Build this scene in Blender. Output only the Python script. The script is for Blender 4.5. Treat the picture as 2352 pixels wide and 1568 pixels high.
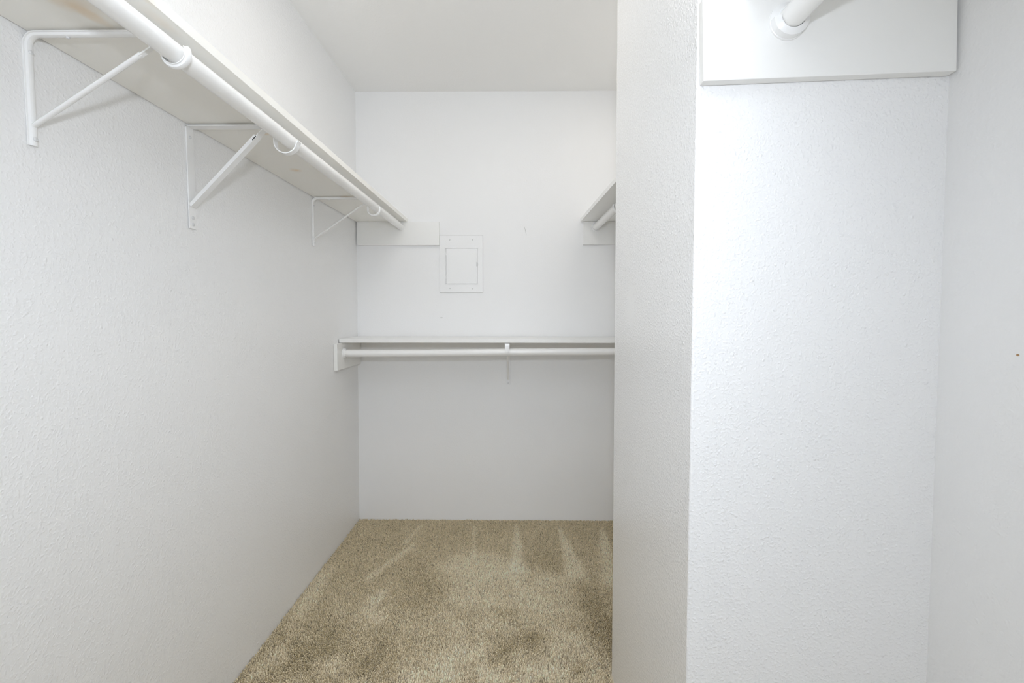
import bpy, bmesh, math, random
import numpy as np
from mathutils import Vector, Matrix
for o in list(bpy.data.objects): bpy.data.objects.remove(o)
scn = bpy.context.scene
COL = scn.collection
PI = math.pi

# ------------------------------------------------------------ camera
F = 1064.67
cam_d = bpy.data.cameras.new('camera'); cam = bpy.data.objects.new('camera', cam_d); COL.objects.link(cam)
cam_d.sensor_fit = 'HORIZONTAL'; cam_d.sensor_width = 36.0; cam_d.lens = F / 2352 * 36.0
cam_d.clip_start = 0.02
r_ = Vector((0.99994, 0.01106, 0.00091)); d_ = Vector((0.00151, -0.05487, -0.99849)); f_ = Vector((-0.011, 0.99843, -0.05488))
m = Matrix((( r_.x, -d_.x, -f_.x, 0.92215), (r_.y, -d_.y, -f_.y, 0.0), (r_.z, -d_.z, -f_.z, 1.19454), (0, 0, 0, 1)))
cam.matrix_world = m
scn.camera = cam

# ------------------------------------------------------------ world, lights, exposure
w = bpy.data.worlds.new('world'); scn.world = w; w.use_nodes = True
bg = w.node_tree.nodes['Background']; bg.inputs[0].default_value = (0.80, 0.86, 1.0, 1); bg.inputs[1].default_value = 0.3

def lamp(name, kind, loc, energy, color, rot=(0, 0, 0), **kw):
    d = bpy.data.lights.new(name, kind); d.energy = energy; d.color = color
    for k, v in kw.items(): setattr(d, k, v)
    o = bpy.data.objects.new(name, d); COL.objects.link(o); o.location = loc; o.rotation_euler = rot
    return o
# daylight of the bedroom's window coming through the closet's doorway behind the camera
lamp('window_daylight', 'AREA', (0.85, -3.5, 1.30), 120 * 0.24, (0.85, 0.92, 1.0), (PI / 2, 0, 0), shape='RECTANGLE', size=2.2, size_y=1.8)
# the photographer's flash just above the lens, then two added upward spots for ceiling fill
lamp('camera_flash', 'SPOT', (0.92, -0.08, 1.43), 24.0, (0.83, 0.895, 1.0), (PI / 2, 0, math.radians(15)), spot_size=2.35, spot_blend=1.0, shadow_soft_size=0.028)
lamp('bounced_flash', 'SPOT', (0.92, -0.05, 1.60), 60 * 1.3, (0.85, 0.915, 1.0), (PI, 0, 0), spot_size=2.2, spot_blend=1.0, shadow_soft_size=0.05)
lamp('bounced_flash', 'SPOT', (0.92, -0.05, 1.60), 60 * 0.5, (0.85, 0.915, 1.0), (PI - 0.6, 0, 0), spot_size=1.7, spot_blend=1.0, shadow_soft_size=0.05)
# two unseen fill lights added, one over the aisle and one in the nook behind the partition
lamp('aisle_fill', 'AREA', (0.70, 1.50, 2.42), 10 * 0.26, (1.0, 0.95, 0.885), (0, 0, 0), shape='DISK', size=0.4)
lamp('nook_fill', 'AREA', (1.46, 2.05, 2.42), 10 * 0.10, (1.0, 0.95, 0.885), (0, 0, 0), shape='DISK', size=0.3)
scn.view_settings.view_transform = 'Standard'; scn.view_settings.look = 'None'
scn.view_settings.exposure = 0.05; scn.view_settings.gamma = 1.0
scn.view_settings.use_curve_mapping = False
scn.cycles.max_bounces = 10; scn.cycles.diffuse_bounces = 9
scn.cycles.use_adaptive_sampling = True; scn.cycles.adaptive_threshold = 0.06; scn.cycles.adaptive_min_samples = 16

# ------------------------------------------------------------ materials
class N:
    def __init__(s, name):
        s.m = bpy.data.materials.new(name); s.m.use_nodes = True; s.t = s.m.node_tree
        s.b = s.t.nodes['Principled BSDF']
    def n(s, kind, **kw):
        o = s.t.nodes.new(kind)
        for k, v in kw.items(): setattr(o, k, v)
        return o
    def l(s, a, b): s.t.links.new(a, b)
    def math(s, op, a, b=None, clamp=False):
        o = s.n('ShaderNodeMath', operation=op); o.use_clamp = clamp
        for i, x in enumerate((a, b)):
            if x is None: continue
            if isinstance(x, (int, float)): o.inputs[i].default_value = x
            else: s.l(x, o.inputs[i])
        return o.outputs[0]
    def mask(s, co, c, rad, soft=0.5, power=1.0, rot=None, wob=0.0, wscale=20.0):
        """soft elliptical mask centred at c with radii rad in object space"""
        sub = s.n('ShaderNodeVectorMath', operation='SUBTRACT'); s.l(co, sub.inputs[0]); sub.inputs[1].default_value = c
        v = sub.outputs[0]
        if rot:
            rr = s.n('ShaderNodeVectorRotate', rotation_type='EULER_XYZ'); s.l(v, rr.inputs['Vector']); rr.inputs['Rotation'].default_value = rot; v = rr.outputs[0]
        dv = s.n('ShaderNodeVectorMath', operation='DIVIDE'); s.l(v, dv.inputs[0]); dv.inputs[1].default_value = rad
        ln = s.n('ShaderNodeVectorMath', operation='LENGTH'); s.l(dv.outputs[0], ln.inputs[0]); L = ln.outputs['Value']
        if wob:
            nz = s.n('ShaderNodeTexNoise'); s.l(co, nz.inputs['Vector']); nz.inputs['Scale'].default_value = wscale
            L = s.math('ADD', L, s.math('MULTIPLY', s.math('SUBTRACT', nz.outputs[0], 0.5), wob))
        mr = s.n('ShaderNodeMapRange', interpolation_type='SMOOTHSTEP'); s.l(L, mr.inputs[0])
        mr.inputs[1].default_value = 1 - soft; mr.inputs[2].default_value = 1.0; mr.inputs[3].default_value = power; mr.inputs[4].default_value = 0.0
        return mr.outputs[0]
    def mixcol(s, fac, a, b):
        o = s.n('ShaderNodeMix', data_type='RGBA')
        s.l(fac, o.inputs[0])
        for i, x in ((6, a), (7, b)):
            if isinstance(x, tuple): o.inputs[i].default_value = (*x, 1)
            else: s.l(x, o.inputs[i])
        return o.outputs[2]

def paint(name, col, rough=0.5, bump=0.0006, scale=150.0, coarse=0.0, marks=(), smooth=(), spec=0.5, blob=0.5, fine=0.35):
    a = N(name); a.b.inputs['Roughness'].default_value = rough; a.b.inputs['Specular IOR Level'].default_value = spec
    tc = a.n('ShaderNodeTexCoord').outputs['Object']
    rgb = a.n('ShaderNodeRGB'); rgb.outputs[0].default_value = (*col, 1); cc = rgb.outputs[0]
    for c, rad, rot, mc, pw, soft, wob in marks:
        cc = a.mixcol(a.mask(tc, c, rad, soft, pw, rot, wob), cc, mc)
    a.l(cc, a.b.inputs['Base Color'])
    if bump:
        n1 = a.n('ShaderNodeTexNoise'); a.l(tc, n1.inputs['Vector']); n1.inputs['Scale'].default_value = scale; n1.inputs['Detail'].default_value = 1.0; n1.inputs['Roughness'].default_value = 0.55
        r1 = a.n('ShaderNodeMapRange', interpolation_type='SMOOTHSTEP'); a.l(n1.outputs[0], r1.inputs[0]); r1.inputs[1].default_value = 0.42; r1.inputs[2].default_value = 0.75
        vo = a.n('ShaderNodeTexVoronoi', feature='F1'); a.l(tc, vo.inputs['Vector']); vo.inputs['Scale'].default_value = scale * 0.62
        sx = a.n('ShaderNodeSeparateColor'); a.l(vo.outputs['Color'], sx.inputs[0])
        rad_ = a.math('MULTIPLY', a.math('SUBTRACT', sx.outputs[0], 0.45, True), 0.95)          # most cells stay empty
        r2 = a.math('MULTIPLY', a.math('SUBTRACT', rad_, vo.outputs['Distance'], True), 3.2)
        h = a.math('ADD', a.math('MULTIPLY', r1.outputs[0], fine), a.math('MULTIPLY', r2, blob * 1.3))
        for c, rad in smooth:
            h = a.math('MULTIPLY', h, a.math('SUBTRACT', 1.0, a.mask(tc, c, rad, 0.5, 0.85, None, 0.5, 18)))
        if coarse:
            n4 = a.n('ShaderNodeTexNoise'); a.l(tc, n4.inputs['Vector']); n4.inputs['Scale'].default_value = 6.0; n4.inputs['Detail'].default_value = 0
            h = a.math('ADD', h, a.math('MULTIPLY', n4.outputs[0], coarse))
        bp = a.n('ShaderNodeBump'); bp.inputs['Distance'].default_value = bump; bp.inputs['Strength'].default_value = 1.0
        a.l(h, bp.inputs['Height']); a.l(bp.outputs[0], a.b.inputs['Normal'])
    return a.m

WHITE = (0.905, 0.904, 0.902)
DIRT = (0.33, 0.31, 0.27)
M_left = paint('wall_paint_left', WHITE, 0.38, 0.0006, 150, 1.2, fine=0.75,
               marks=[((0.01, 1.10, 0.20), (0.3, 0.012, 0.012), None, (0.62, 0.60, 0.55), 0.5, 0.6, 0.8)])
M_back = paint('wall_paint_back', WHITE, 0.5, 0.00022, 150, 1.5,
               marks=[((0.9686, 2.646, 1.674), (0.002, 0.2, 0.030), (0, 0.25, 0), (0.55, 0.55, 0.53), 0.8, 0.5, 0.6),
                      ((0.49, 2.646, 1.185), (0.009, 0.2, 0.004), None, (0.68, 0.68, 0.67), 0.8, 0.6, 0.6)])
M_right = paint('wall_paint_right', WHITE, 0.42, 0.0006, 150, 1.2,
                marks=[((1.675, 0.6990, 1.1370), (0.4, 0.0030, 0.0022), None, (0.42, 0.24, 0.10), 1.0, 0.5, 0.7)])
M_part = paint('wall_paint_partition', WHITE, 0.22, 0.0009, 200, 0.6, fine=0.55, blob=0.45, smooth=[((1.238, 1.279, 1.225), (0.1, 0.055, 0.085))])
M_ceil = paint('ceiling_paint', (0.90, 0.895, 0.88), 0.7, 0.0004, 120, 1.0)
M_trim = paint('semigloss_trim_paint', (0.91, 0.905, 0.89), 0.30, 0)
M_rod = paint('glossy_rod_paint', (0.92, 0.915, 0.90), 0.24, 0)
M_metal = paint('white_enamel_metal', (0.92, 0.92, 0.915), 0.25, 0)
M_panel = paint('painted_steel_cover', WHITE, 0.40, 0)
KNOT = (0.80, 0.55, 0.27)
M_shelf = paint('painted_board_with_knots', (0.94, 0.925, 0.88), 0.36, 0, marks=[
    ((0.172, 0.805, 1.722), (0.045, 0.050, 0.2), (0, 0, 0.5), KNOT, 0.34, 0.8, 0.8),
    ((0.172, 0.835, 1.722), (0.020, 0.050, 0.2), (0, 0, 0.2), KNOT, 0.30, 0.7, 0.6),
    ((0.280, 0.860, 1.722), (0.020, 0.060, 0.2), None, KNOT, 0.16, 0.8, 0.6),
    ((0.305, 0.780, 1.722), (0.014, 0.060, 0.2), None, KNOT, 0.18, 0.8, 0.6),
    ((0.190, 1.370, 1.722), (0.020, 0.016, 0.2), None, KNOT, 0.35, 0.8, 0.6),
    ((0.115, 1.705, 1.722), (0.026, 0.030, 0.2), None, KNOT, 0.30, 0.7, 0.8),
    ((0.120, 1.706, 1.722), (0.010, 0.010, 0.2), None, KNOT, 0.30, 0.7, 0.8),
    ((0.165, 2.075, 1.722), (0.040, 0.014, 0.2), None, KNOT, 0.30, 0.8, 0.6)])
M_board = paint('painted_board', (0.91, 0.905, 0.885), 0.32, 0)
M_seam = paint('crack_shade_line', (0.50, 0.49, 0.46), 0.8, 0)  # flat grey stands in for the shadow in the crack around the panel
M_screw = paint('painted_screw_head', (0.74, 0.74, 0.74), 0.3, 0)

# ------------------------------------------------------------ helpers
def link(name, bm, mat, parent=None, smooth=False):
    me = bpy.data.meshes.new(name)
    bmesh.ops.recalc_face_normals(bm, faces=bm.faces)
    bm.to_mesh(me); bm.free(); me.materials.append(mat)
    if smooth:
        for p in me.polygons: p.use_smooth = True
        try: me.set_sharp_from_angle(angle=math.radians(38))
        except Exception: pass
    o = bpy.data.objects.new(name, me); COL.objects.link(o)
    if smooth:
        wn = o.modifiers.new('weighted', 'WEIGHTED_NORMAL'); wn.keep_sharp = True; wn.weight = 80
    if parent: o.parent = parent
    return o
def prism(bm, base, z0, z1, shift=None):
    """base: list of (x,y); shift(x,y,z)->(x,y,z) optional"""
    f = shift or (lambda x, y, z: (x, y, z))
    lo = [bm.verts.new(f(x, y, z0)) for x, y in base]; hi = [bm.verts.new(f(x, y, z1)) for x, y in base]
    n = len(base)
    bm.faces.new(lo[::-1]); bm.faces.new(hi)
    for i in range(n): bm.faces.new((lo[i], lo[(i + 1) % n], hi[(i + 1) % n], hi[i]))
def box(bm, x0, x1, y0, y1, z0, z1, shift=None): prism(bm, [(x0, y0), (x1, y0), (x1, y1), (x0, y1)], z0, z1, shift)
def bevel(bm, w, seg=2): bmesh.ops.bevel(bm, geom=list(bm.edges), offset=w, segments=seg, profile=0.5, affect='EDGES')
def bbox(name, b, mat, parent=None, bev=0.0015, seg=2, shift=None):
    bm = bmesh.new(); box(bm, *b, shift)
    if bev: bevel(bm, bev, seg)
    return link(name, bm, mat, parent, smooth=bool(bev))
def sweep(bm, path, prof, side=Vector((0, 1, 0))):
    """sweep closed 2D profile (s along side axis, t along in-plane normal) along path of Vectors lying square to side"""
    rings = []
    for i, p in enumerate(path):
        a = path[max(i - 1, 0)]; b = path[min(i + 1, len(path) - 1)]
        t = (b - a).normalized(); nrm = side.cross(t).normalized()
        k = 1.0
        if 0 < i < len(path) - 1:
            c = (p - a).normalized().dot((b - p).normalized()); k = 1 / max(0.6, math.sqrt((1 + c) / 2))
        rings.append([bm.verts.new(p + side * s + nrm * (q * k)) for s, q in prof])
    n = len(prof)
    for i in range(len(rings) - 1):
        for j in range(n): bm.faces.new((rings[i][j], rings[i][(j + 1) % n], rings[i + 1][(j + 1) % n], rings[i + 1][j]))
    bm.faces.new(rings[0][::-1]); bm.faces.new(rings[-1])
def arc(cx, cz, r, a0, a1, n=10, y=0.0):
    return [Vector((cx + r * math.cos(math.radians(a0 + (a1 - a0) * i / n)), y, cz + r * math.sin(math.radians(a0 + (a1 - a0) * i / n)))) for i in range(n + 1)]
def tube(bm, p0, p1, r, seg=40, nring=1, bow=None, cap=True):
    p0 = Vector(p0); p1 = Vector(p1); ax = (p1 - p0).normalized()
    u = ax.orthogonal().normalized(); v = ax.cross(u)
    rings = []
    for i in range(nring + 1):
        t = i / nring; c = p0.lerp(p1, t)
        if bow: c = c + bow(t)
        rings.append([bm.verts.new(c + (u * math.cos(2 * PI * k / seg) + v * math.sin(2 * PI * k / seg)) * r) for k in range(seg)])
    for i in range(nring):
        for k in range(seg): bm.faces.new((rings[i][k], rings[i][(k + 1) % seg], rings[i + 1][(k + 1) % seg], rings[i + 1][k]))
    if cap: bm.faces.new(rings[0][::-1]); bm.faces.new(rings[-1])
def lathe(bm, prof, seg=40, a0=0.0, a1=360.0):
    """revolve (radius, height) about local z"""
    full = abs(a1 - a0) >= 360; n = seg if full else seg + 1; rings = []
    for r, h in prof:
        rings.append([bm.verts.new((r * math.cos(math.radians(a0 + (a1 - a0) * k / seg)), r * math.sin(math.radians(a0 + (a1 - a0) * k / seg)), h)) for k in range(n)])
    for i in range(len(rings) - 1):
        for k in range(seg):
            k2 = (k + 1) % n
            bm.faces.new((rings[i][k], rings[i][k2], rings[i + 1][k2], rings[i + 1][k]))
    if not full:
        bm.faces.new([rg[0] for rg in rings]); bm.faces.new([rg[-1] for rg in rings][::-1])
def empty(name, loc, rot=(0, 0, 0)):
    o = bpy.data.objects.new(name, None); COL.objects.link(o); o.location = loc; o.rotation_euler = rot; o.empty_display_size = 0.05
    return o
def tag(o, label, cat, group=None, kind=None):
    o['label'] = label; o['category'] = cat
    if group: o['group'] = group
    if kind: o['kind'] = kind
    return o
def struct(o, label):
    o['kind'] = 'structure'; o['label'] = label; o['category'] = o.name.split('_')[0].split('.')[0]
    return o

# ------------------------------------------------------------ the room
D = 2.6457; H = 2.44; EX = 0.0076; EC = -0.0045; ER = -0.0136; YF = -0.95
T = 0.12
lean_l = lambda x, y, z: (x + EX * z, y, z)
lean_p = lambda x, y, z: (x + (EC if x < 1.5 else ER) * z, y, z)
lean_r = lambda x, y, z: (x + ER * z, y, z)
struct(bbox('floor', (-T, 1.85, -2.4, D + T, -0.10, 0.0), paint('carpet_backing', (0.72, 0.64, 0.50), 0.95, 0.0006, 300), bev=0), 'carpet floor of the closet')
struct(bbox('ceiling', (-T, 1.85, YF - T, D + T, H, H + 0.1), M_ceil, bev=0), 'smooth white closet ceiling')
struct(bbox('wall_left', (-T, 0.0, YF, D, 0.0, H), M_left, bev=0, shift=lean_l), 'long textured white wall carrying the bracketed shelf')
# back wall with a slightly uneven painted line under the ceiling
struct(bbox('wall_back', (-T, 1.80, D, D + T, 0.0, H), M_back, bev=0), 'smooth white wall at the end of the closet')
struct(bbox('wall_right', (1.6859, 1.6859 + T, YF, D, 0.0, H), M_right, bev=0, shift=lean_r), 'white wall at the right edge of the view')
bm = bmesh.new(); box(bm, 1.2397, 1.6865, 0.8287, 1.4906, 0.0, H, lean_p)
es = [e for e in bm.edges if all(v.co.x < 1.3 for v in e.verts) and abs(e.verts[0].co.z - e.verts[1].co.z) > 1]
bmesh.ops.bevel(bm, geom=es, offset=0.004, segments=4, profile=0.5, affect='EDGES')
struct(link('wall_partition', bm, M_part, None, True), 'boxed-out partition with a textured narrow side face')
bm = bmesh.new()   # wall with the doorway, behind the camera
box(bm, -T, 0.18, YF - T, YF, 0, H); box(bm, 1.52, 1.80, YF - T, YF, 0, H); box(bm, 0.18, 1.52, YF - T, YF, 2.10, H)
struct(link('wall_front', bm, M_back), 'wall with the open doorway behind the camera')
bm = bmesh.new()
box(bm, 0.11, 0.18, YF, YF + 0.015, 0, 2.17); box(bm, 1.52, 1.59, YF, YF + 0.015, 0, 2.17); box(bm, 0.18, 1.52, YF, YF + 0.015, 2.10, 2.17)
struct(link('trim_1', bm, M_trim), 'white casing around the doorway')

# ------------------------------------------------------------ shelves
HS = 1.722; TS = 0.0205
def board(name, b, mat, label, cat, bev=0.0018, shift=None, group=None):
    return tag(bbox(name, b, mat, None, bev, 2, shift), label, cat, group)
board('closet_shelf', (0.0165, 0.3035, 0.42, D - 0.002, HS, HS + TS), M_shelf,
      'long white painted board shelf with amber knot stains, high on the left wall', 'shelf',
      shift=lambda x, y, z: (x, y, z - 0.004 * (1 - x / 0.3) * min(1.0, max(0.0, (2.6 - y) / 1.2))))
board('closet_shelf', (0, 0.382, 1.497, D - 0.002, HS, HS + TS), M_board,
      'white upper shelf partly hidden behind the partition, beside the back wall', 'shelf',
      shift=lambda x, y, z: (x + 1.2765 + (D - y) * 0.0415 * (1 if x < 0.2 else 0), y, z))
board('closet_shelf', (1.30, 1.659, 0.06, 0.8267, HS + 0.012, HS + 0.012 + TS), M_board,
      'white shelf above the near right rod, its end on the large cleat', 'shelf')
LZ = 1.0571; LY = D - 0.2895
board('closet_shelf', (0.0115, 1.645, LY, D - 0.003, LZ, LZ + TS), M_board,
      'low white shelf across the back wall at waist height', 'shelf', bev=0.003)
# cleats
board('wall_cleat', (0.020, 0.4833, D - 0.0185, D - 0.0005, 1.5916, HS - 0.001), M_board,
      'flat white cleat board on the back wall at the far end of the left shelf', 'cleat')
board('wall_cleat', (1.2905, 1.655, D - 0.0185, D - 0.0005, 1.5945, HS - 0.001), M_board,
      'flat white cleat board on the back wall beside the partition edge', 'cleat')
board('wall_cleat', (0.0085, 0.0265, 2.2925, D - 0.004, 0.921, LZ - 0.0015), M_board,
      'white cleat board on the left wall under the low shelf', 'cleat')
cl = empty('wall_cleat', (1.2365, 0.8282, 1.591)); cl.rotation_euler = (0, -math.radians(2.0), 0)
tag(cl, 'large white cleat board on the front of the partition, top right', 'cleat')
bm = bmesh.new(); box(bm, 0.0, 0.4235, -0.0185, -0.0005, 0.0, 0.136); bevel(bm, 0.002, 2); link('board', bm, M_board, cl, True)

# ------------------------------------------------------------ rods
RR = 0.0178
def rod(p0, p1, r, label, bow=None, knurl=()):
    bm = bmesh.new(); tube(bm, p0, p1, r, 48, 24, bow)
    return tag(link('closet_rod', bm, M_rod, None, True), label, 'rod')
rod((0.2925, 0.42, 1.6765), (0.2700, D - 0.020, 1.6925), RR, 'round white hanging rod running under the long left shelf')
rod((1.4005, 1.497, 1.6905), (1.3605, D - 0.0215, 1.6905), 0.0180, 'white hanging rod on the right, disappearing behind the partition edge')
rod((1.3740, 0.06, 1.6865), (1.3740, 0.8005, 1.6865), 0.0190, 'white hanging rod in the top right corner, nearest rod on the right')
rod((0.0290, D - 0.265, 1.0015), (1.640, D - 0.265, 1.0150), 0.0195, 'white hanging rod under the low shelf across the back wall',
    bow=lambda t: Vector((0, 0, -0.002 * math.sin(PI * min(t / 0.53, 1.0)))))

def socket(loc, rot, r, label, ro=1.5, h=0.012, half=False):
    """round flange with a raised lip that holds the rod's end"""
    e = empty('rod_socket', loc, rot); tag(e, label, 'rod socket')
    bm = bmesh.new(); lathe(bm, [(0.0005, 0), (r * ro, 0), (r * ro, 0.003), (r * (ro - 0.12), 0.0045), (r * 1.13, h * 0.55), (0.0005, h * 0.55)], 40)
    link('flange', bm, M_metal, e, True)
    bm = bmesh.new()
    a = (180, 360) if half else (0, 360)
    lathe(bm, [(r * 1.04, h * 0.4), (r * (ro - 0.06), 0.004), (r * (ro - 0.10), h * 0.75), (r * 1.16, h), (r * 1.05, h), (r * 1.04, h * 0.4)], 40, *a)
    link('lip', bm, M_metal, e, True)
    return e
# local z points out of the wall; local -y is down for the cup of the half lips
socket((1.3740, 0.8098, 1.6865), (PI / 2, 0, 0), 0.0190, 'round white cup socket on the large cleat, top right', 1.62, 0.020, True)
socket((1.3612, D - 0.0186, 1.6905), (PI / 2, 0, 0), 0.0180, 'thin ring socket on the back wall cleat beside the partition', 1.38, 0.008, True)
socket((0.0266, D - 0.265, 1.0013), (PI / 2, 0, PI / 2), 0.0195, 'small round socket on the low left cleat', 1.38, 0.013)
socket((0.2701, D - 0.0186, 1.6925), (PI / 2, 0, 0), RR, 'flat socket where the long left rod meets the back wall', 1.12, 0.004)

# ------------------------------------------------------------ brackets
RIB = [(-0.0090, 0), (-0.0090, 0.0016), (-0.0065, 0.0020), (-0.0050, 0.0058), (-0.0025, 0.0072), (0.0025, 0.0072), (0.0050, 0.0058), (0.0065, 0.0020), (0.0090, 0.0016), (0.0090, 0)]
def neg(p): return [(s, -q) for s, q in p][::-1]
def rect(wd, th): return [(-wd / 2, 0), (-wd / 2, th), (wd / 2, th), (wd / 2, 0)]
def pl(*pts): return [Vector((x, 0, z)) for x, z in pts]
def screw(parent, loc, rot, r=0.0042):
    bm = bmesh.new(); lathe(bm, [(0.0002, 0.0018), (r * 0.30, 0.0018), (r * 0.34, 0.0026), (r * 0.7, 0.0024), (r, 0.0010), (r, -0.001), (0.0002, -0.001)], 16)
    o = link('screw', bm, M_screw, parent, True); o.location = loc; o.rotation_euler = rot
    return o
def bracket(kind, loc, rz, label, leg, foot, reach, rodz, hook_r, group, wide=None):
    """local frame: wall at x=0, shelf underside at z=0, x points into the room"""
    e = empty('shelf_bracket', loc, (0, 0, rz)); tag(e, label, 'shelf bracket', group)
    if kind == 'ribbed':
        # the leg: ribbed strap that bends round into the arm
        bm = bmesh.new()
        path = pl((0.0005, -leg), (0.0005, -0.022)); prof = RIB if not wide else [(-0.0120, 0), (-0.0120, 0.0030), (-0.0100, 0.0030), (-0.0090, 0.0014), (0.0090, 0.0014), (0.0100, 0.0030), (0.0120, 0.0030), (0.0120, 0)]
        sweep(bm, path + arc(0.0225, -0.0225, 0.022, 180, 135, 5)[1:], prof); link('wall_strap', bm, M_metal, e, True)
        bm = bmesh.new()
        sweep(bm, arc(0.0225, -0.0225, 0.022, 135, 90, 5) + pl((reach * 0.45, -0.0005), (reach - (0.012 if wide else hook_r + 0.004), -0.0005)), prof); link('arm', bm, M_metal, e, True)
        # round brace
        zf = -foot; bm = bmesh.new()
        P0 = Vector((0.004, 0, zf)); P1 = Vector((reach * 0.765, 0, -0.040)); P2 = Vector((reach * 0.88, 0, -0.0045))
        P1 = P0.lerp(Vector((reach * 0.86, 0, -0.023)), 0.89)
        wd = wide or 0.0115
        sweep(bm, [P0, P0.lerp(P1, 0.04), P1], [(wd / 2 * math.cos(a * PI / 6), 0.0038 * math.sin(a * PI / 6)) for a in range(12)])
        sweep(bm, [P1 - Vector((0.004, 0, 0.003)), Vector((reach * 0.86, 0, -0.023)), Vector((reach * 0.93, 0, -0.006)), Vector((reach * 0.96, 0, -0.0075))], rect(wd * 0.8, 0.0026))
        link('brace', bm, M_metal, e, True)
        # hook: over the rod, down its front and round beneath it
        bm = bmesh.new(); r = hook_r; cz = rodz
        if wide:
            pth = pl((reach - 0.020, -0.0035), (reach + r - 0.005, -0.0035), (reach + r - 0.001, -0.0075), (reach + r, -0.016)) + arc(reach, cz + 0.001, r, 0, -168, 20)
            sweep(bm, pth, neg(rect(0.0235, 0.003)))
        else:   # open cradle: drops behind the rod, runs under it and ends in a tip in front
            xb = reach - r
            pth = pl((xb - 0.022, -0.0042), (xb - 0.006, -0.0044), (xb - 0.001, -0.008), (xb, -0.016)) + arc(reach, cz, r, 180, 385, 24)[(0 if cz < -0.018 else 1):]
            sweep(bm, pth, [(s * 1.0, q * 0.80) for s, q in RIB])
        link('rod_hook', bm, M_metal, e, True)
        screw(e, (0.0075, 0, -0.035), (0, PI / 2, 0)); screw(e, (0.0075, 0, -leg + 0.012), (0, PI / 2, 0)); screw(e, (reach * 0.28, 0, -0.0082), (PI, 0, 0), 0.0032)
    else:
        W2 = 0.026; th = 0.0032
        bm = bmesh.new(); prof = rect(W2, th)
        sweep(bm, pl((0.0005, -leg), (0.0005, -0.004), (0.0025, -0.0015)), prof)
        link('wall_strap', bm, M_metal, e, True)
        bm = bmesh.new(); sweep(bm, pl((0.001, -0.0008), (reach * 0.80, -0.0008)), prof); link('arm', bm, M_metal, e, True)
        bm = bmesh.new()   # folded channel brace
        ch = [(-0.0105, 0.0), (-0.0105, 0.0095), (-0.0085, 0.0095), (-0.0085, 0.0022), (0.0085, 0.0022), (0.0085, 0.0095), (0.0105, 0.0095), (0.0105, 0.0)]
        ch = [(s, q - 0.004) for s, q in ch]
        P0 = Vector((0.004, 0, -foot)); P1 = Vector((0.192, 0, -0.030))
        sweep(bm, [P0, P1], [(s, -q) for s, q in ch][::-1])
        sweep(bm, [P1 - Vector((0.01, 0, 0.0105)), Vector((0.207, 0, -0.0135)), Vector((0.220, 0, -0.0072)), Vector((0.252, 0, -0.0060))], rect(0.021, 0.0026))
        link('brace', bm, M_metal, e, True)
        bm = bmesh.new(); r = hook_r
        pth = pl((0.205, -0.0052), (reach - r - 0.006, -0.0056), (reach - r - 0.001, -0.010), (reach - r, -0.022)) + arc(reach, rodz, r, 180, 350, 20)[1:] + pl((reach + r + 0.004, rodz + 0.0015))
        sweep(bm, pth, rect(0.019, 0.0028)); link('rod_hook', bm, M_metal, e, True)
        screw(e, (0.0040, 0, -0.030), (0, PI / 2, 0)); screw(e, (0.0040, 0, -leg + 0.030), (0, PI / 2, 0), 0.0052); screw(e, (0.0040, 0, -leg + 0.012), (0, PI / 2, 0), 0.0052)
    return e
xw = EX * 1.62
bracket('ribbed', (xw, 0.878, HS - 0.0055), 0, 'ribbed white bracket nearest the camera, its hook clasping the rod tightly', 0.205, 0.169, 0.2785, -0.0385, 0.0215, 'brackets under the long left shelf')
bracket('channel', (xw, 1.302, HS - 0.0050), 0, 'square-cornered bracket in the middle of the left shelf, hook hanging loose below the rod', 0.280, 0.218, 0.2725, -0.0440, 0.0300, 'brackets under the long left shelf')
bracket('ribbed', (xw, 2.077, HS - 0.0050), 0, 'smallest-looking ribbed bracket on the left wall, closest to the back wall', 0.212, 0.182, 0.2740, -0.0510, 0.0250, 'brackets under the long left shelf')
bracket('ribbed', (1.6620, 2.130, HS - 0.0015), PI, 'white bracket whose hook tip peeks out at the partition edge', 0.210, 0.175, 0.2820, -0.0335, 0.0230, None)
bracket('ribbed', (0.8715, D - 0.0005, LZ - 0.0010), -PI / 2, 'white bracket in the middle of the low shelf on the back wall', 0.256, 0.222, 0.2645, -0.0440, 0.0215, None, 0.012)

# ------------------------------------------------------------ electrical panel cover
pn = empty('panel_cover', (0.606, D, 1.488)); tag(pn, 'painted-over electrical panel cover with a small door on the back wall', 'panel cover')
def ringbox(bm, x0, x1, z0, z1, ix0, ix1, iz0, iz1, y0, y1):
    box(bm, x0, x1, y0, y1, iz1, z1); box(bm, x0, x1, y0, y1, z0, iz0); box(bm, x0, ix0, y0, y1, iz0, iz1); box(bm, ix1, x1, y0, y1, iz0, iz1)
def frame_mesh(bm, o, i, y0, y1):
    """picture-frame plate, one closed solid; o and i are (x0,x1,z0,z1)"""
    def q(b, y): return [bm.verts.new((b[0], y, b[2])), bm.verts.new((b[1], y, b[2])), bm.verts.new((b[1], y, b[3])), bm.verts.new((b[0], y, b[3]))]
    a, b, c, d = q(o, y0), q(i, y0), q(o, y1), q(i, y1)
    for k in range(4):
        j = (k + 1) % 4
        bm.faces.new((a[k], a[j], b[j], b[k])); bm.faces.new((c[k], d[k], d[j], c[j])); bm.faces.new((a[k], c[k], c[j], a[j])); bm.faces.new((b[k], b[j], d[j], d[k]))
bm = bmesh.new(); frame_mesh(bm, (-0.1215, 0.1215, -0.1605, 0.1595), (-0.0885, 0.0920, -0.1140, 0.0900), -0.0062, -0.0026); bevel(bm, 0.0004, 1); link('frame', bm, M_panel, pn, True)
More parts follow.
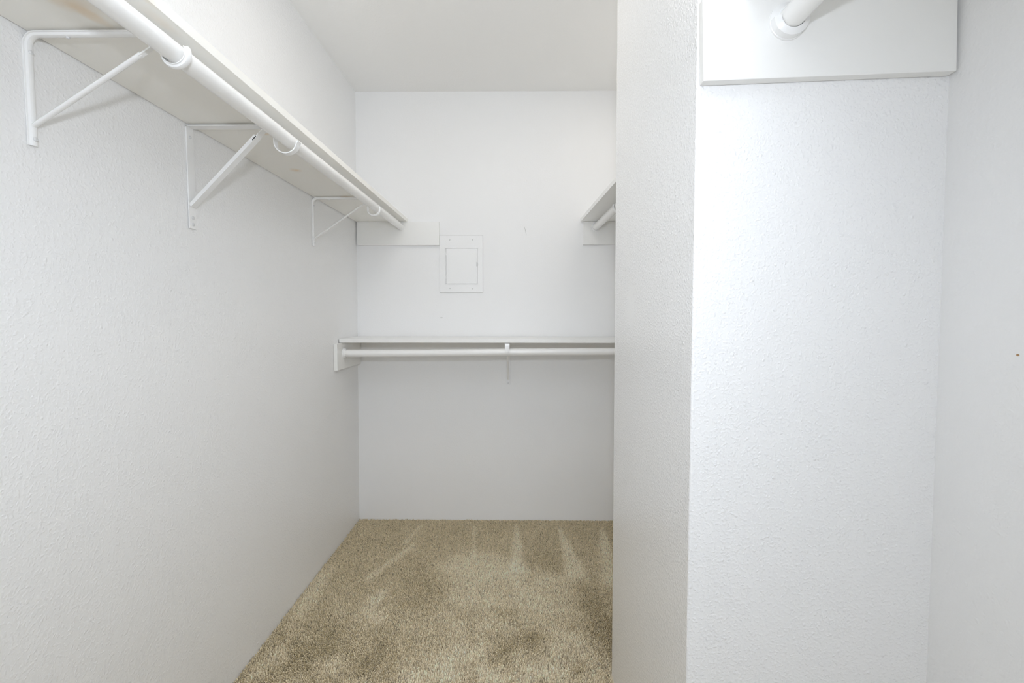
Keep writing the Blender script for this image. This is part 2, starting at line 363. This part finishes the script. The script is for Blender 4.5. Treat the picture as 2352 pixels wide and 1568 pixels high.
bm = bmesh.new(); frame_mesh(bm, (-0.1222, 0.1229, -0.1619, 0.1607), (-0.0900, 0.0935, -0.1155, 0.0915), -0.0028, -0.0003); link('flange', bm, M_seam, pn)  # added grey strip behind the frame, its gap shadow put into the colour
bm = bmesh.new(); frame_mesh(bm, (-0.0930, 0.0945, -0.1180, 0.0930), (-0.0880, 0.0915, -0.1135, 0.0895), -0.0078, -0.0055); bevel(bm, 0.0007, 1); link('rim', bm, M_panel, pn, True)
dr = bbox('door', (-0.0857, 0.0888, -0.0066, -0.0008, -0.1110, 0.0872), M_panel, pn, 0.0010)
bm = bmesh.new(); tube(bm, (-0.0872, -0.0068, 0.050), (-0.0872, -0.0068, 0.068), 0.0022, 12); link('hinge', bm, M_panel, dr, True)
bm = bmesh.new(); tube(bm, (-0.0872, -0.0068, -0.084), (-0.0872, -0.0068, -0.066), 0.0022, 12); link('hinge', bm, M_panel, dr, True)
bm = bmesh.new()
for rr, zz in ((0.0, 0),):
    pts = [Vector((0.0855, -0.0080, -0.013)), Vector((0.0855, -0.0080, 0.009))] + [Vector((0.0875 + 0.0065 * math.cos(a), -0.0080, -0.002 + 0.0115 * math.sin(a))) for a in [math.radians(80 - 20 * i) for i in range(9)]]
    for i in range(len(pts)): tube(bm, pts[i], pts[(i + 1) % len(pts)], 0.0011, 8)
    box(bm, 0.0862, 0.0925, -0.0080, -0.0060, -0.011, 0.007)
link('latch', bm, M_screw, dr, True)
for sx, sz in ((-0.064, 0.1345), (0.0645, 0.1355), (-0.065, -0.1370), (0.0620, -0.1385)):
    screw(pn, (sx, -0.0062, sz), (PI / 2, 0, 0), 0.0038)

# ------------------------------------------------------------ carpet pile
def nap_field(X, Y):
    """how the pile lies: 1 = light stroke, 0 = dark stroke (vacuum and foot marks pressed into the pile)"""
    rng = np.random.default_rng(5)
    def vnoise(x, y, seed):
        r = np.random.default_rng(seed); g = r.random((64, 64))
        xi = np.floor(x).astype(int); yi = np.floor(y).astype(int); fx = x - xi; fy = y - yi
        fx = fx * fx * (3 - 2 * fx); fy = fy * fy * (3 - 2 * fy)
        a = g[xi % 64, yi % 64]; b = g[(xi + 1) % 64, yi % 64]; c = g[xi % 64, (yi + 1) % 64]; d = g[(xi + 1) % 64, (yi + 1) % 64]
        return (a * (1 - fx) + b * fx) * (1 - fy) + (c * (1 - fx) + d * fx) * fy
    wx = X + 0.05 * (vnoise(X * 9, Y * 9, 1) - 0.5); wy = Y + 0.09 * (vnoise(X * 8 + 5, Y * 8, 2) - 0.5)
    f = np.full(X.shape, 0.26)
    def blob(cx, cy, rx, ry, amp, rot=0.0, hard=2.0):
        nonlocal f
        c, s = math.cos(rot), math.sin(rot); dx = wx - cx; dy = wy - cy
        d = ((dx * c + dy * s) / rx) ** 2 + ((-dx * s + dy * c) / ry) ** 2
        f = f + amp * np.exp(-d ** (hard / 2))
    def wedge(x0, y0, w0, x1, y1, w1, amp):
        nonlocal f
        dx, dy = x1 - x0, y1 - y0; L2 = dx * dx + dy * dy
        t = ((X - x0) * dx + (Y - y0) * dy) / L2; px = X - (x0 + t * dx); py = Y - (y0 + t * dy)
        d = np.hypot(px, py); ww = w0 + (w1 - w0) * np.clip(t, 0, 1)
        inside = np.clip((t + 0.02) / 0.1, 0, 1) * np.clip((1.08 - t) / 0.16, 0, 1)
        f = f + amp * np.exp(-(d / ww) ** 4) * inside
    # narrow vacuum wedges that open towards the room
    wedge(0.385, 2.60, 0.010, 0.335, 2.35, 0.016, 0.30); wedge(0.40, 2.36, 0.022, 0.245, 2.02, 0.020, 0.38)
    wedge(0.677, 2.58, 0.008, 0.710, 2.20, 0.020, 0.26)
    wedge(0.920, 2.60, 0.006, 0.925, 2.08, 0.045, 0.50)
    wedge(1.160, 2.58, 0.006, 1.200, 2.03, 0.055, 0.50)
    wedge(1.400, 2.56, 0.012, 1.345, 1.98, 0.060, 0.48)
    # the broad light area in the middle of the floor
    blob(0.74, 2.14, 0.20, 0.13, 0.42, 0.0, 4); blob(0.98, 1.92, 0.26, 0.20, 0.40, 0.1, 4); blob(0.70, 1.90, 0.10, 0.16, 0.22, 0, 3)
    blob(0.76, 1.66, 0.13, 0.10, 0.30, 0.3, 3); blob(1.10, 1.62, 0.15, 0.12, 0.30, 0, 3); blob(0.66, 1.50, 0.20, 0.09, 0.42, 0.4, 3); blob(0.95, 1.46, 0.30, 0.07, 0.32, 0, 3)
    blob(0.325, 1.88, 0.030, 0.085, 0.50, -0.1, 3); blob(0.37, 1.80, 0.040, 0.040, 0.30, 0, 3)
    blob(0.03, 1.95, 0.045, 0.22, 0.36, 0, 3); blob(0.10, 1.70, 0.05, 0.10, 0.20, 0.2, 3); blob(0.30, 1.52, 0.06, 0.06, 0.28, 0, 3)
    blob(0.09, 1.52, 0.05, 0.08, 0.30, 0, 3); blob(0.20, 2.42, 0.14, 0.05, 0.10, 0, 3)
    # darker strokes
    blob(1.08, 2.20, 0.10, 0.12, -0.16, 0, 3); blob(1.06, 1.93, 0.045, 0.035, -0.10, 0.6, 3); blob(0.87, 1.80, 0.05, 0.06, -0.34, 0.6, 3)
    blob(1.24, 1.86, 0.05, 0.22, -0.30, 0.15, 3); blob(1.26, 1.62, 0.06, 0.20, -0.22, 0.1, 3); blob(0.95, 1.62, 0.09, 0.035, -0.40, 0.5, 3)
    blob(0.50, 1.95, 0.10, 0.20, -0.10, 0, 3); blob(0.44, 1.62, 0.03, 0.14, -0.14, -0.3, 3); blob(0.20, 1.60, 0.04, 0.16, -0.16, -0.3, 3); blob(0.82, 1.55, 0.10, 0.02, -0.22, 0.35, 3)
    blob(0.50, 1.50, 0.03, 0.12, -0.12, -0.3, 3); blob(1.12, 1.50, 0.06, 0.02, -0.25, 0.5, 3)
    n = vnoise(wx * 14 + wy * 5, wy * 8, 3); n2 = vnoise(wx * 34 + wy * 12, wy * 22, 4); n3 = vnoise(X * 90, Y * 90, 6)
    near = np.clip((2.15 - Y) / 0.5, 0.25, 1)
    f = f + (n - 0.5) * 0.42 * near + (n2 - 0.5) * 0.26 * near + (n3 - 0.5) * 0.10
    return np.clip(f, 0, 1)

def carpet():
    rng = np.random.default_rng(11)
    sp = 0.0046
    xs = np.arange(0.004, 1.68, sp); ys = np.arange(0.25, D - 0.003, sp)
    X, Y = np.meshgrid(xs, ys); X = X.ravel(); Y = Y.ravel()
    X = X + rng.uniform(-0.45, 0.45, X.size) * sp; Y = Y + rng.uniform(-0.45, 0.45, Y.size) * sp
    keep = (X > 0.003) & (Y < D - 0.002) & (X < 1.682) & ~((X > 1.236) & (Y > 0.825) & (Y < 1.495))
    X = X[keep]; Y = Y[keep]; n = X.size
    nap = nap_field(X, Y)
    h = rng.uniform(0.0075, 0.0115, n)
    # light strokes lean away from the camera, dark ones towards it
    lean = (nap - 0.45) * 0.010
    tx = X + rng.normal(0, 0.0018, n); ty = Y + lean + rng.normal(0, 0.0018, n)
    rad = rng.uniform(0.0018, 0.0027, n); ang = rng.uniform(0, 2 * PI, n)
    K = 4
    V = np.zeros((n, 2 * K + 1, 3), np.float32)
    for k in range(K):
        a = ang + 2 * PI * k / K
        V[:, k] = np.stack([X + rad * np.cos(a), Y + rad * np.sin(a), np.full(n, 0.0)], 1)
        a2 = a + 0.6
        V[:, K + k] = np.stack([X + (tx - X) * 0.65 + rad * 0.95 * np.cos(a2), Y + (ty - Y) * 0.65 + rad * 0.95 * np.sin(a2), h * 0.68], 1)
    V[:, 2 * K] = np.stack([tx, ty, h], 1)
    V[:, :, 0] = np.clip(V[:, :, 0], 0.001, 1.684); V[:, :, 1] = np.minimum(V[:, :, 1], D - 0.0005)
    base = (np.arange(n) * (2 * K + 1))[:, None]
    tri = []
    for k in range(K):
        j = (k + 1) % K
        tri += [[k, j, K + j], [k, K + j, K + k], [K + k, K + j, 2 * K]]
    tri = np.array(tri)                                  # (3K,3)
    Fc = (base[:, :, None] + tri[None]).reshape(-1).astype(np.int32)
    nf = n * 3 * K
    me = bpy.data.meshes.new('carpet_pile')
    me.vertices.add(n * (2 * K + 1)); me.vertices.foreach_set('co', V.reshape(-1))
    me.loops.add(nf * 3); me.loops.foreach_set('vertex_index', Fc)
    me.polygons.add(nf); me.polygons.foreach_set('loop_start', np.arange(0, nf * 3, 3, dtype=np.int32))
    me.update(calc_edges=True)
    me.polygons.foreach_set('use_smooth', np.ones(nf, bool))
    A = np.array([0.64, 0.54, 0.35]); B = np.array([0.99, 0.875, 0.67])
    mixv = np.clip(0.08 + 0.92 * nap + rng.normal(0, 0.20, n), -0.15, 1.15)[:, None]
    c = A + (B - A) * mixv
    c *= rng.uniform(0.80, 1.10, n)[:, None]
    dark = rng.random(n) < 0.10; c[dark] *= 0.62
    c4 = np.concatenate([np.clip(c, 0.02, 0.9), np.ones((n, 1))], 1).astype(np.float32)
    at = me.color_attributes.new('yarn', 'FLOAT_COLOR', 'POINT')
    at.data.foreach_set('color', np.repeat(c4[:, None, :], 2 * K + 1, 1).reshape(-1))
    a = N('carpet_yarn'); a.b.inputs['Roughness'].default_value = 0.9; a.b.inputs['Specular IOR Level'].default_value = 0.15
    ca = a.n('ShaderNodeVertexColor', layer_name='yarn')
    a.l(ca.outputs[0], a.b.inputs['Base Color'])
    me.materials.append(a.m)
    o = bpy.data.objects.new('carpet_pile', me); COL.objects.link(o)
    tag(o, 'beige cut-pile carpet with vacuum strokes and foot marks', 'carpet', kind='stuff')
carpet()
